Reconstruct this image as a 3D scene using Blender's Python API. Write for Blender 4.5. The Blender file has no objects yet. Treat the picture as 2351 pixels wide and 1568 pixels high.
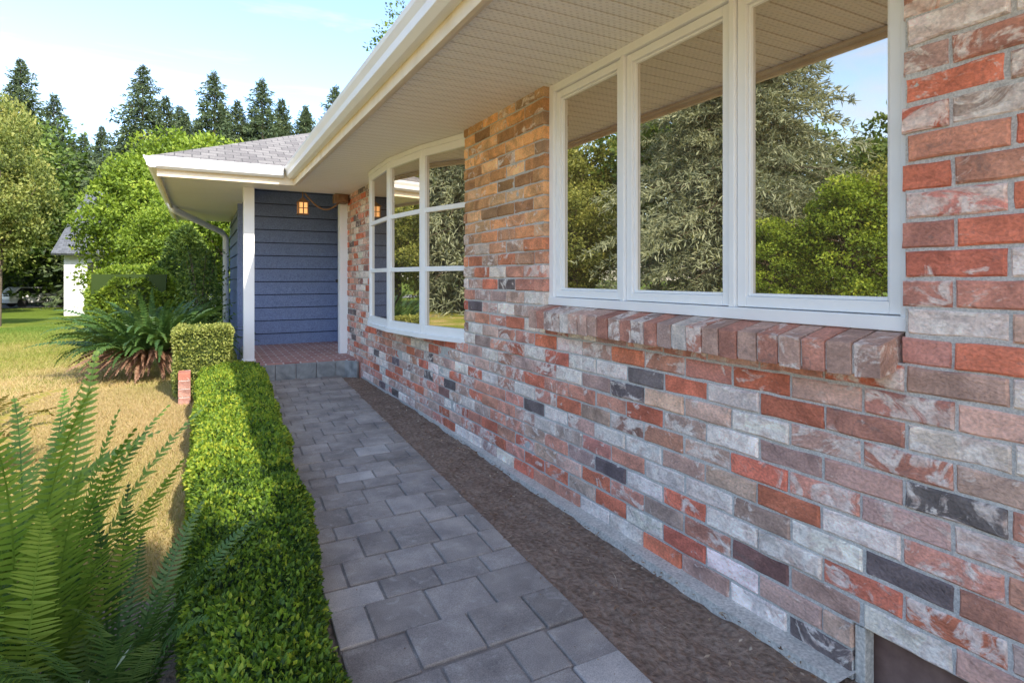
import bpy, bmesh, math, random
import numpy as np
from mathutils import Vector, Matrix

rng = np.random.default_rng(7)
random.seed(7)
scene = bpy.context.scene
coll = scene.collection

# ------------------------------------------------------------------ helpers
def link(o):
    coll.objects.link(o); return o

def tag(o, label, cat, group=None, kind=None):
    if label: o["label"] = label
    if cat: o["category"] = cat
    if group: o["group"] = group
    if kind: o["kind"] = kind
    return o

_ks = np.random.default_rng(3).normal(size=(9, 3))
_ks /= np.linalg.norm(_ks, axis=1)[:, None]
_ph = np.random.default_rng(4).uniform(0, 6.28, 9)
def pn(P, f, seed=0.0):
    P = np.asarray(P, float)
    out = 0
    for i in range(9):
        out = out + np.sin(P @ _ks[i] * f * (0.6 + 0.17 * i) + _ph[i] + seed * (1 + i * .7))
    return out / 4.0

def np_mesh(name, V, F, mats, attrs=None, fm=None, smooth=False, cattrs=None):
    me = bpy.data.meshes.new(name)
    V = np.asarray(V, np.float32)
    me.vertices.add(len(V)); me.vertices.foreach_set("co", V.ravel())
    if not isinstance(F, (list, tuple)): F = [F]
    F = [np.asarray(f, np.int32) for f in F if len(f)]
    idx = np.concatenate([f.ravel() for f in F])
    sizes = np.concatenate([np.full(len(f), f.shape[1], np.int32) for f in F])
    starts = np.concatenate([[0], np.cumsum(sizes)[:-1]]).astype(np.int32)
    me.loops.add(len(idx)); me.loops.foreach_set("vertex_index", idx)
    me.polygons.add(len(sizes)); me.polygons.foreach_set("loop_start", starts)
    me.polygons.foreach_set("loop_total", sizes)
    if fm is not None: me.polygons.foreach_set("material_index", np.asarray(fm, np.int32))
    me.polygons.foreach_set("use_smooth", np.full(len(sizes), bool(smooth)))
    me.update(calc_edges=True)
    for m in mats: me.materials.append(m)
    for k, a in (attrs or {}).items():
        at = me.attributes.new(k, 'FLOAT', 'POINT'); at.data.foreach_set("value", np.asarray(a, np.float32))
    for k, a in (cattrs or {}).items():
        at = me.attributes.new(k, 'FLOAT_COLOR', 'POINT')
        a = np.asarray(a, np.float32)
        a4 = np.ones((len(a), 4), np.float32); a4[:, :3] = a
        at.data.foreach_set("color", a4.ravel())
    me.validate()
    return me

def wl(p):
    if p.parent: return Vector((0, 0, 0)) if p.type == 'MESH' else Vector(p.location)
    return Vector(p.location)

def obj(name, me, parent=None, loc=None):
    o = bpy.data.objects.new(name, me); link(o)
    if loc is not None: o.location = loc
    if parent is not None:
        o.parent = parent
        if loc is None: o.matrix_parent_inverse = Matrix.Translation(-wl(parent))
    return o

class MB:
    def __init__(s): s.v = []; s.f = []; s.m = []; s.c = []; s.r = []
    def add(s, vs, fs, m=0, c=(1, 1, 1), r=0.5):
        b = len(s.v); s.v += [tuple(v) for v in vs]
        s.c += [c] * len(vs); s.r += [r] * len(vs)
        for f in fs: s.f.append(tuple(b + i for i in f)); s.m.append(m)
    def hexa(s, p, m=0, c=(1, 1, 1), r=.5):
        s.add(p, [(0, 3, 2, 1), (4, 5, 6, 7), (0, 1, 5, 4), (1, 2, 6, 5), (2, 3, 7, 6), (3, 0, 4, 7)], m, c, r)
    def box(s, x0, x1, y0, y1, z0, z1, m=0, c=(1, 1, 1), r=.5):
        s.hexa([(x0, y0, z0), (x1, y0, z0), (x1, y1, z0), (x0, y1, z0), (x0, y0, z1), (x1, y0, z1), (x1, y1, z1), (x0, y1, z1)], m, c, r)
    def obox(s, p, q, t0, t1, z0, z1, m=0):
        p = Vector(p); q = Vector(q); d = (q - p).normalized(); n = Vector((-d.y, d.x))
        a, b, c_, e = p + n * t0, q + n * t0, q + n * t1, p + n * t1
        s.hexa([(a.x, a.y, z0), (b.x, b.y, z0), (c_.x, c_.y, z0), (e.x, e.y, z0), (a.x, a.y, z1), (b.x, b.y, z1), (c_.x, c_.y, z1), (e.x, e.y, z1)], m)
    def prism(s, poly, z0, z1, m=0):
        n = len(poly)
        vs = [(x, y, z0) for x, y in poly] + [(x, y, z1) for x, y in poly]
        fs = [tuple(range(n))[::-1], tuple(range(n, 2 * n))] + [(i, (i + 1) % n, n + (i + 1) % n, n + i) for i in range(n)]
        s.add(vs, fs, m)
    def sweep(s, prof, p, q, out, m=0):
        n = len(prof)
        vs = [(p[0] + out[0] * u, p[1] + out[1] * u, z) for u, z in prof] + [(q[0] + out[0] * u, q[1] + out[1] * u, z) for u, z in prof]
        fs = [(i, (i + 1) % n, n + (i + 1) % n, n + i) for i in range(n)] + [tuple(range(n)), tuple(range(n, 2 * n))[::-1]]
        s.add(vs, fs, m)
    def tube(s, pts, rad, n=8, m=0):
        pts = [Vector(p) for p in pts]
        if not hasattr(rad, '__len__'): rad = [rad] * len(pts)
        vs = []
        for i, p in enumerate(pts):
            d = (pts[min(i + 1, len(pts) - 1)] - pts[max(i - 1, 0)]).normalized()
            a = d.orthogonal().normalized() if i == 0 else (a_prev - d * a_prev.dot(d)).normalized()
            a_prev = a
            c = d.cross(a)
            for k in range(n):
                t = 2 * math.pi * k / n
                vs.append(p + (a * math.cos(t) + c * math.sin(t)) * rad[i])
        fs = []
        for i in range(len(pts) - 1):
            for k in range(n):
                fs.append((i * n + k, i * n + (k + 1) % n, (i + 1) * n + (k + 1) % n, (i + 1) * n + k))
        fs += [tuple(range(n))[::-1], tuple((len(pts) - 1) * n + k for k in range(n))]
        s.add(vs, fs, m)
    def build(s, name, mats, parent=None, bevel=0.0, smooth=False, attrs=False, loc=None):
        me = bpy.data.meshes.new(name)
        me.from_pydata(s.v, [], s.f)
        for m in mats: me.materials.append(m)
        me.polygons.foreach_set("material_index", s.m)
        if attrs:
            at = me.attributes.new('bc', 'FLOAT_COLOR', 'POINT')
            at.data.foreach_set("color", np.array([list(c) + [1] for c in s.c], np.float32).ravel())
            at = me.attributes.new('br', 'FLOAT', 'POINT'); at.data.foreach_set("value", np.array(s.r, np.float32))
        bm = bmesh.new(); bm.from_mesh(me); bmesh.ops.recalc_face_normals(bm, faces=bm.faces); bm.to_mesh(me); bm.free()
        if smooth: me.polygons.foreach_set("use_smooth", [True] * len(me.polygons))
        me.update()
        o = obj(name, me, parent, loc)
        if bevel:
            b = o.modifiers.new("bevel", 'BEVEL'); b.width = bevel; b.segments = 2; b.limit_method = 'ANGLE'
        return o

# ------------------------------------------------------------------ materials
def new_mat(name):
    m = bpy.data.materials.new(name); m.use_nodes = True
    nt = m.node_tree
    return m, nt, nt.nodes["Principled BSDF"]

def nd(nt, t, **kw):
    n = nt.nodes.new(t)
    for k, v in kw.items(): setattr(n, k, v)
    return n

def ramp(nt, src, stops):
    r = nt.nodes.new("ShaderNodeValToRGB")
    el = r.color_ramp.elements
    while len(el) > 1: el.remove(el[-1])
    el[0].position = stops[0][0]; el[0].color = (*stops[0][1], 1)
    for p, c in stops[1:]:
        e = el.new(p); e.color = (*c, 1)
    nt.links.new(src, r.inputs[0])
    return r.outputs[0]

def coords(nt): return nt.nodes.new("ShaderNodeTexCoord").outputs["Object"]

def noise_n(nt, vec, scale, detail=5, dist=0.0, rough=.55):
    n = nt.nodes.new("ShaderNodeTexNoise")
    n.inputs["Scale"].default_value = scale; n.inputs["Detail"].default_value = detail
    n.inputs["Distortion"].default_value = dist; n.inputs["Roughness"].default_value = rough
    if vec is not None: nt.links.new(vec, n.inputs["Vector"])
    return n.outputs["Fac"]

def mixc(nt, fac, a, b, blend='MIX'):
    n = nt.nodes.new("ShaderNodeMix"); n.data_type = 'RGBA'; n.blend_type = blend
    for sock, val in ((n.inputs[0], fac), (n.inputs[6], a), (n.inputs[7], b)):
        if hasattr(val, 'links'): nt.links.new(val, sock)
        elif isinstance(val, (int, float)): sock.default_value = val
        else: sock.default_value = (*val, 1)
    return n.outputs[2]

def math_n(nt, op, a, b=None, c=None, clamp=False):
    n = nt.nodes.new("ShaderNodeMath"); n.operation = op; n.use_clamp = clamp
    for i, v in enumerate((a, b, c)):
        if v is None: continue
        if isinstance(v, (int, float)): n.inputs[i].default_value = v
        else: nt.links.new(v, n.inputs[i])
    return n.outputs[0]

def bump(nt, bsdf, h, strength=.3, dist=.01):
    b = nt.nodes.new("ShaderNodeBump"); b.inputs["Strength"].default_value = strength; b.inputs["Distance"].default_value = dist
    nt.links.new(h, b.inputs["Height"]); nt.links.new(b.outputs[0], bsdf.inputs["Normal"])

def simple(name, c1, c2, scale=8, rough=.7, bstr=.2, bdist=.004, detail=6, spec=.4, fine=None):
    m, nt, b = new_mat(name)
    v = coords(nt)
    f = noise_n(nt, v, scale, detail)
    c = ramp(nt, f, [(.3, c1), (.7, c2)])
    if fine:
        f2 = noise_n(nt, v, fine, 3)
        c = mixc(nt, .5, c, ramp(nt, f2, [(.3, tuple(x * .6 for x in c1)), (.7, tuple(min(1, x * 1.3) for x in c2))]))
    nt.links.new(c, b.inputs["Base Color"])
    b.inputs["Roughness"].default_value = rough
    b.inputs["Specular IOR Level"].default_value = spec
    if bstr: bump(nt, b, noise_n(nt, v, fine or scale * 5, 4), bstr, bdist)
    return m

def leaf_mat(name, cols, trans=.3, rough=.5):
    m, nt, b = new_mat(name)
    a = nd(nt, "ShaderNodeAttribute", attribute_name="rnd")
    c = ramp(nt, a.outputs["Fac"], [(i / (len(cols) - 1), k) for i, k in enumerate(cols)])
    nt.links.new(c, b.inputs["Base Color"]); b.inputs["Roughness"].default_value = rough
    b.inputs["Specular IOR Level"].default_value = .3
    t = nd(nt, "ShaderNodeBsdfTranslucent")
    c2 = mixc(nt, 1.0, c, (1.4, 1.25, .6), 'MULTIPLY')
    nt.links.new(c2, t.inputs["Color"])
    mx = nd(nt, "ShaderNodeMixShader"); mx.inputs[0].default_value = trans
    nt.links.new(b.outputs[0], mx.inputs[1]); nt.links.new(t.outputs[0], mx.inputs[2])
    nt.links.new(mx.outputs[0], nt.nodes["Material Output"].inputs[0])
    return m

M = {}
def brick_mat():
    m, nt, b = new_mat("brick")
    v = coords(nt)
    bc = nd(nt, "ShaderNodeAttribute", attribute_name="bc"); br = nd(nt, "ShaderNodeAttribute", attribute_name="br")
    off = nd(nt, "ShaderNodeVectorMath", operation='MULTIPLY_ADD')
    comb = nd(nt, "ShaderNodeCombineXYZ")
    r = math_n(nt, 'MULTIPLY', br.outputs["Fac"], 173.0)
    for i in range(3): nt.links.new(r, comb.inputs[i])
    nt.links.new(v, off.inputs[0]); off.inputs[1].default_value = (1, .75, 1); nt.links.new(comb.outputs[0], off.inputs[2])
    vv = off.outputs[0]
    n0 = noise_n(nt, vv, 7.5, 5, 1.0)
    c = mixc(nt, .85, bc.outputs["Color"], ramp(nt, n0, [(.3, (.68, .63, .62)), (.7, (1.60, 1.50, 1.45))]), 'MULTIPLY')
    n1 = noise_n(nt, vv, 8.5, 6, 1.8, .64)
    thr = math_n(nt, 'MULTIPLY_ADD', br.outputs["Fac"], -.27, .672)
    mask = math_n(nt, 'MULTIPLY', math_n(nt, 'SUBTRACT', n1, thr), 13.0, clamp=True)
    light = ramp(nt, noise_n(nt, vv, 22, 6, .6), [(.32, (.58, .42, .36)), (.6, (.92, .84, .77))])
    c = mixc(nt, math_n(nt, 'MULTIPLY', mask, .78), c, light)
    n2 = noise_n(nt, vv, 14, 6, 1.5, .6)
    mask2 = math_n(nt, 'MULTIPLY', math_n(nt, 'SUBTRACT', n2, .615), 13.0, clamp=True)
    c = mixc(nt, math_n(nt, 'MULTIPLY', mask2, .45), c, (.19, .155, .145))
    n3 = noise_n(nt, vv, 120, 4)
    c = mixc(nt, .55, c, ramp(nt, n3, [(.25, (.58, .58, .58)), (.75, (1.58, 1.55, 1.5))]), 'MULTIPLY')
    nt.links.new(c, b.inputs["Base Color"]); b.inputs["Roughness"].default_value = .85
    b.inputs["Specular IOR Level"].default_value = .25
    h = math_n(nt, 'ADD', math_n(nt, 'MULTIPLY', n1, 1.8), math_n(nt, 'MULTIPLY', n3, .7))
    bump(nt, b, h, .85, .008)
    return m
M['brick'] = brick_mat()
M['mortar'] = simple("mortar", (.46, .44, .41), (.63, .605, .565), 25, .95, .5, .003, fine=200)
M['concrete'] = simple("concrete", (.48, .45, .40), (.72, .68, .61), 14, .95, .8, .006, fine=90)
M['white'] = simple("white_paint", (.89, .89, .88), (.93, .93, .92), 5, .38, .05, .001)
M['cream'] = simple("cream_paint", (.88, .84, .75), (.92, .88, .80), 3, .45, .05, .001)
M['tan'] = simple("tan_fascia", (.76, .64, .45), (.86, .75, .57), 6, .5, .1, .002)
M['blue'] = simple("blue_siding", (.155, .20, .345), (.205, .26, .43), 9, .55, .15, .002, fine=60)
M['gap'] = simple("siding_shadow", (.03, .035, .06), (.04, .045, .07), 9, .8, 0)  # near-black backing, paints the shadow lines between the lap boards
M['darkwood'] = simple("dark_wood", (.14, .08, .065), (.26, .165, .135), 12, .8, .3, .004)
M['brownbox'] = simple("brown_box", (.22, .12, .06), (.32, .19, .11), 12, .6, .1, .004)
M['soil'] = simple("soil", (.165, .11, .08), (.36, .265, .20), 6, .97, 1.0, .02, detail=10, spec=.1, fine=45)
M['bark'] = simple("bark", (.07, .05, .035), (.16, .12, .09), 6, .95, .9, .03, fine=30)
M['black'] = simple("black_metal", (.02, .018, .016), (.035, .03, .028), 9, .4, 0)
M['rubber'] = simple("rubber", (.02, .02, .02), (.03, .03, .03), 9, .8, 0)
M['carpaint'] = simple("car_paint", (.75, .75, .75), (.8, .8, .8), 2, .25, 0)
M['cardark'] = simple("car_window", (.02, .022, .025), (.03, .03, .035), 2, .08, 0)
M['asphalt'] = simple("asphalt", (.20, .20, .20), (.27, .27, .26), 3, .9, .2, .005)
M['farwall'] = simple("white_siding", (.72, .72, .72), (.8, .8, .79), 3, .7, .1, .005)

def glass_mat():
    m, nt, b = new_mat("window_glass")
    b.inputs["Base Color"].default_value = (.12, .085, .05, 1); b.inputs["Roughness"].default_value = .05
    g = nd(nt, "ShaderNodeBsdfGlossy"); g.inputs["Color"].default_value = (.86, .79, .69, 1); g.inputs["Roughness"].default_value = .0
    nz = noise_n(nt, coords(nt), 1.2, 1)
    bp = nd(nt, "ShaderNodeBump"); bp.inputs["Strength"].default_value = .06; bp.inputs["Distance"].default_value = .02
    nt.links.new(nz, bp.inputs["Height"]); nt.links.new(bp.outputs[0], g.inputs["Normal"])
    mx = nd(nt, "ShaderNodeMixShader"); mx.inputs[0].default_value = .74
    nt.links.new(b.outputs[0], mx.inputs[1]); nt.links.new(g.outputs[0], mx.inputs[2])
    nt.links.new(mx.outputs[0], nt.nodes["Material Output"].inputs[0])
    return m
M['glass'] = glass_mat()

def soffit_mat():
    m, nt, b = new_mat("perforated_soffit")
    v = coords(nt)
    s = nd(nt, "ShaderNodeSeparateXYZ"); nt.links.new(v, s.inputs[0])
    X, Y = s.outputs[0], s.outputs[1]
    fy = math_n(nt, 'FRACT', math_n(nt, 'MULTIPLY', Y, 10.0))
    cx = math_n(nt, 'ABSOLUTE', math_n(nt, 'SUBTRACT', math_n(nt, 'FRACT', math_n(nt, 'ADD', math_n(nt, 'MULTIPLY', X, 30.0), math_n(nt, 'MULTIPLY', math_n(nt, 'FLOOR', math_n(nt, 'MULTIPLY', Y, 50.0)), .5))), .5))
    cy = math_n(nt, 'ABSOLUTE', math_n(nt, 'SUBTRACT', math_n(nt, 'FRACT', math_n(nt, 'MULTIPLY', Y, 50.0)), .5))
    d = math_n(nt, 'ADD', math_n(nt, 'MULTIPLY', cx, cx), math_n(nt, 'MULTIPLY', math_n(nt, 'MULTIPLY', cy, cy), .8))
    dot = math_n(nt, 'LESS_THAN', d, .05)
    base = ramp(nt, noise_n(nt, v, 3, 3), [(.3, (.92, .88, .80)), (.7, (.95, .91, .84))])
    c = mixc(nt, math_n(nt, 'MULTIPLY', dot, .32), base, (.42, .37, .30))
    groove = math_n(nt, 'LESS_THAN', fy, .13)
    c = mixc(nt, math_n(nt, 'MULTIPLY', groove, .5), c, (.52, .45, .35))
    nt.links.new(c, b.inputs["Base Color"]); b.inputs["Roughness"].default_value = .5
    return m
M['soffit'] = soffit_mat()

def shingle_mat(name, c1, c2, mort):
    m, nt, b = new_mat(name)
    v = coords(nt)
    br = nd(nt, "ShaderNodeTexBrick"); nt.links.new(v, br.inputs["Vector"])
    br.inputs["Color1"].default_value = (*c1, 1); br.inputs["Color2"].default_value = (*c2, 1); br.inputs["Mortar"].default_value = (*mort, 1)
    br.inputs["Scale"].default_value = 1; br.inputs["Brick Width"].default_value = .17; br.inputs["Row Height"].default_value = .115
    br.inputs["Mortar Size"].default_value = .006; br.inputs["Bias"].default_value = -.1
    n = noise_n(nt, v, 60, 4)
    c = mixc(nt, .6, br.outputs["Color"], ramp(nt, n, [(.3, (.5, .5, .5)), (.7, (1.3, 1.3, 1.3))]), 'MULTIPLY')
    nt.links.new(c, b.inputs["Base Color"]); b.inputs["Roughness"].default_value = .95
    bump(nt, b, math_n(nt, 'ADD', br.outputs["Fac"], n), -.5, .01)
    return m
M['shingle'] = shingle_mat("roof_shingles", (.17, .155, .145), (.26, .24, .22), (.08, .075, .07))
M['farroof'] = shingle_mat("grey_roof", (.10, .11, .125), (.15, .16, .18), (.06, .06, .07))

def redpave_mat():
    m, nt, b = new_mat("red_brick_paving")
    v = coords(nt)
    br = nd(nt, "ShaderNodeTexBrick"); nt.links.new(v, br.inputs["Vector"])
    br.inputs["Color1"].default_value = (.34, .12, .095, 1); br.inputs["Color2"].default_value = (.50, .24, .19, 1)
    br.inputs["Mortar"].default_value = (.60, .54, .50, 1); br.inputs["Scale"].default_value = 1
    br.inputs["Brick Width"].default_value = .2; br.inputs["Row Height"].default_value = .1; br.inputs["Mortar Size"].default_value = .010
    nt.links.new(br.outputs["Color"], b.inputs["Base Color"]); b.inputs["Roughness"].default_value = .6
    bump(nt, b, br.outputs["Fac"], -.4, .005)
    return m
M['redpave'] = redpave_mat()

def paver_mat():
    m, nt, b = new_mat("concrete_pavers")
    v = coords(nt)
    br = nd(nt, "ShaderNodeAttribute", attribute_name="br")
    c = ramp(nt, br.outputs["Fac"], [(0, (.27, .238, .21)), (.5, (.355, .316, .282)), (.9, (.425, .382, .345)), (1, (.50, .46, .42))])
    n1 = noise_n(nt, v, 5, 6)
    c = mixc(nt, .85, c, ramp(nt, n1, [(.3, (.64, .64, .66)), (.7, (1.34, 1.32, 1.28))]), 'MULTIPLY')
    n4 = noise_n(nt, v, 16, 6, .6)
    c = mixc(nt, math_n(nt, 'MULTIPLY', math_n(nt, 'MULTIPLY', math_n(nt, 'SUBTRACT', n4, .56), 7, clamp=True), .4), c, (.55, .51, .46))
    n2 = noise_n(nt, v, 260, 3)
    c = mixc(nt, .6, c, ramp(nt, n2, [(.3, (.5, .5, .5)), (.7, (1.4, 1.4, 1.4))]), 'MULTIPLY')
    nt.links.new(c, b.inputs["Base Color"]); b.inputs["Roughness"].default_value = .85
    b.inputs["Specular IOR Level"].default_value = .2
    bump(nt, b, math_n(nt, 'ADD', n2, n1), .5, .003)
    return m
M['paver'] = paver_mat()

def slate_mat():
    m, nt, b = new_mat("slate_tile")
    v = coords(nt)
    n = noise_n(nt, v, 7, 6, .6)
    c = ramp(nt, n, [(.3, (.16, .165, .165)), (.55, (.30, .305, .295)), (.75, (.46, .45, .42))])
    nt.links.new(c, b.inputs["Base Color"]); b.inputs["Roughness"].default_value = .6
    bump(nt, b, n, .5, .01)
    return m
M['slate'] = slate_mat()

def ground_mat():
    m, nt, b = new_mat("lawn_ground")
    v = coords(nt)
    s = nd(nt, "ShaderNodeSeparateXYZ"); nt.links.new(v, s.inputs[0])
    n1 = noise_n(nt, v, .9, 6)
    n2 = noise_n(nt, v, 30, 6)
    n3 = noise_n(nt, v, 5, 4)
    f = math_n(nt, 'ADD', math_n(nt, 'MULTIPLY', s.outputs[1], .035), math_n(nt, 'MULTIPLY', math_n(nt, 'SUBTRACT', n1, .5), 1.6))
    c = ramp(nt, f, [(.05, (.52, .38, .22)), (.28, (.43, .34, .15)), (.48, (.25, .26, .055)), (.8, (.14, .20, .035))])
    c = mixc(nt, .8, c, ramp(nt, n2, [(.3, (.5, .5, .42)), (.7, (1.35, 1.3, 1.2))]), 'MULTIPLY')
    c = mixc(nt, .6, c, ramp(nt, n3, [(.35, (.72, .85, .55)), (.65, (1.2, 1.12, 1.1))]), 'MULTIPLY')
    nt.links.new(c, b.inputs["Base Color"]); b.inputs["Roughness"].default_value = 1
    b.inputs["Specular IOR Level"].default_value = .05
    bump(nt, b, n2, 1, .03)
    return m
M['ground'] = ground_mat()

def lamp_mat():
    m, nt, b = new_mat("amber_lamp_glass")
    b.inputs["Base Color"].default_value = (.7, .4, .15, 1)
    b.inputs["Emission Color"].default_value = (1, .5, .17, 1); b.inputs["Emission Strength"].default_value = 1.0
    return m
M['lamp'] = lamp_mat()

M['hedge'] = leaf_mat("box_leaves", [(.025, .055, .012), (.09, .17, .024), (.22, .34, .035), (.46, .50, .055)], .42)
M['hedge_y'] = leaf_mat("golden_hedge_leaves", [(.06, .09, .02), (.24, .28, .06), (.38, .41, .11), (.48, .48, .17)], .3)
M['fern'] = leaf_mat("fern_leaves", [(.04, .08, .02), (.12, .22, .035), (.21, .33, .055), (.32, .43, .085)], .4, .45)
M['fernd'] = leaf_mat("dark_fern_leaves", [(.015, .04, .012), (.05, .11, .03), (.09, .17, .045), (.16, .24, .07)], .3, .42)
M['fernlit'] = leaf_mat("sunlit_fern_leaves", [(.08, .09, .02), (.20, .20, .04), (.35, .28, .07), (.45, .28, .10)], .3)  # fern leaf tones with warm sunlight painted in
M['deadfern'] = leaf_mat("dead_fronds", [(.10, .05, .03), (.20, .10, .065), (.30, .17, .11), (.38, .25, .17)], .15)
M['conifer'] = leaf_mat("conifer_needles", [(.035, .055, .03), (.07, .105, .05), (.115, .155, .07), (.165, .195, .09)], .2, .6)
M['spruce'] = leaf_mat("spruce_needles", [(.07, .085, .05), (.18, .21, .13), (.32, .35, .22), (.44, .46, .31)], .2, .6)
M['ytree'] = leaf_mat("yellow_green_leaves", [(.045, .08, .012), (.15, .23, .026), (.27, .37, .042), (.39, .44, .06)], .4)
M['gtree'] = leaf_mat("green_leaves", [(.03, .06, .015), (.09, .15, .03), (.17, .24, .05), (.27, .33, .08)], .35)
M['olive'] = leaf_mat("olive_leaves", [(.06, .075, .02), (.18, .21, .05), (.32, .34, .08), (.45, .43, .12)], .35)
M['otree'] = leaf_mat("autumn_leaves", [(.07, .10, .02), (.17, .21, .05), (.30, .32, .08), (.42, .38, .12)], .35)
M['greyleaf'] = leaf_mat("silver_leaves", [(.10, .15, .09), (.18, .25, .17), (.28, .35, .27), (.40, .45, .38)], .2)
M['grass'] = leaf_mat("grass_blades", [(.55, .41, .23), (.46, .37, .16), (.29, .30, .065), (.14, .22, .035)], .3, .7)
M['litter'] = leaf_mat("leaf_litter", [(.12, .06, .03), (.24, .14, .09), (.36, .26, .17), (.55, .46, .36)], .1, .8)

# ------------------------------------------------------------------ world, sun, camera
w = bpy.data.worlds.new("World"); scene.world = w; w.use_nodes = True
nt = w.node_tree; bg = nt.nodes["Background"]
sky = nt.nodes.new("ShaderNodeTexSky"); sky.sky_type = 'NISHITA'; sky.sun_disc = False
sky.sun_elevation = math.radians(40); sky.sun_rotation = math.radians(165); sky.air_density = 1.0; sky.dust_density = 1.0; sky.ozone_density = 1.2
tc = nt.nodes.new("ShaderNodeTexCoord")
mp = nt.nodes.new("ShaderNodeMapping"); mp.inputs["Scale"].default_value = (1.2, 1.0, 5.0); mp.inputs["Rotation"].default_value = (0.15, .25, .4)
nt.links.new(tc.outputs["Generated"], mp.inputs[0])
cn = noise_n(nt, mp.outputs[0], 1.9, 8, .8, .58)
sp = nd(nt, "ShaderNodeSeparateXYZ"); nt.links.new(tc.outputs["Generated"], sp.inputs[0])
hz = math_n(nt, 'MULTIPLY_ADD', sp.outputs[2], -1.5, .34)
cl = math_n(nt, 'ADD', math_n(nt, 'MULTIPLY', math_n(nt, 'SUBTRACT', cn, .50), 3.0), hz)
cl = math_n(nt, 'MAXIMUM', cl, .0)
cl = math_n(nt, 'MINIMUM', cl, .85)
skt = mixc(nt, 1.0, sky.outputs[0], (.74, .76, .80), 'MULTIPLY')
skc = mixc(nt, cl, skt, (2.2, 2.05, 1.85))
nt.links.new(skc, bg.inputs["Color"]); bg.inputs["Strength"].default_value = .62

S = Vector((.175, -.745, .643)).normalized()
sl = bpy.data.lights.new("sun", 'SUN'); sl.energy = 7.6; sl.angle = math.radians(.6); sl.color = (1, .92, .78)
so = link(bpy.data.objects.new("sun", sl)); so.rotation_euler = S.to_track_quat('Z', 'Y').to_euler(); so.location = (5, -10, 12)

cam = bpy.data.cameras.new("camera"); co = link(bpy.data.objects.new("camera", cam))
co.location = (0, 0, 1.25); co.rotation_euler = (math.radians(90), 0, math.radians(-28.26))
cam.lens = 36 * 1330 / 2351; cam.shift_y = -.0621; cam.clip_end = 2000; cam.clip_start = .02
scene.camera = co
scene.view_settings.view_transform = 'Standard'; scene.view_settings.look = 'None'; scene.view_settings.exposure = 0

# ------------------------------------------------------------------ ground
def g(x, y):
    t = np.clip((np.asarray(y, float) - 14) / 41, 0, 1); return -.04 - .86 * t * t * (3 - 2 * t)
xs = np.sinh(np.linspace(-5.2, 5.2, 161)) * 4; ys = np.sinh(np.linspace(-4.5, 5.4, 161)) * 4 + 5
GX, GY = np.meshgrid(xs, ys, indexing='ij')
GV = np.stack([GX, GY, g(GX, GY)], -1).reshape(-1, 3)
n = len(ys); ii, jj = np.meshgrid(np.arange(len(xs) - 1), np.arange(n - 1), indexing='ij')
a = (ii * n + jj).ravel(); GF = np.stack([a, a + n, a + n + 1, a + 1], 1)
o = obj("ground", np_mesh("ground", GV, GF, [M['ground']], smooth=True)); tag(o, "dry yellowing lawn ground", "ground", kind="structure")

def sheet(name, x0, x1, y0, y1, z, amp, m, label, nx=60, ny=200, fr=9.):
    X, Y = np.meshgrid(np.linspace(0, 1, nx), np.linspace(y0, y1, ny), indexing='ij')
    a0 = x0(Y) if callable(x0) else x0; a1 = x1(Y) if callable(x1) else x1
    XX = a0 + (a1 - a0) * X
    P = np.stack([XX, Y, np.zeros_like(XX)], -1)
    P[..., 2] = z + amp * (.6 * pn(P, fr) + .4 * pn(P, fr * 3.7, 2) + .3 * pn(P, fr * 9, 5))
    ii, jj = np.meshgrid(np.arange(nx - 1), np.arange(ny - 1), indexing='ij')
    a = (ii * ny + jj).ravel(); F = np.stack([a, a + ny, a + ny + 1, a + 1], 1)
    o = obj(name, np_mesh(name, P.reshape(-1, 3), F, [m], smooth=True)); tag(o, label, "soil", kind="structure"); return o
def path_l(y): return .40 + (y - 1.8) * .0435
def path_r(y): return 1.235 + (y - 1.36) * .0555
sheet("soil_bed", lambda y: path_r(y) - .06, 1.83, -.8, 7.7, -.018, .012, M['soil'], "bare brown soil strip between path and brick wall", nx=90, ny=500)
sheet("soil_bed", -1.5, .5, .2, 2.7, -.02, .012, M['soil'], "dark garden soil below the ferns and hedge")
sheet("soil_bed", .02, lambda y: path_l(y) + .04, 2.7, 7.7, -.02, .012, M['soil'], "dark soil below the clipped hedge")
mb = MB()
mb.add([(-60, 52.5, float(g(0, 52.5)) + .03), (-4, 52.5, float(g(0, 52.5)) + .03), (-4, 60, -.87), (-60, 60, -.87)], [(0, 1, 2, 3)])
o = mb.build("road", [M['asphalt']]); tag(o, "grey asphalt driveway beyond the lawn", "road", kind="structure")

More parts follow.
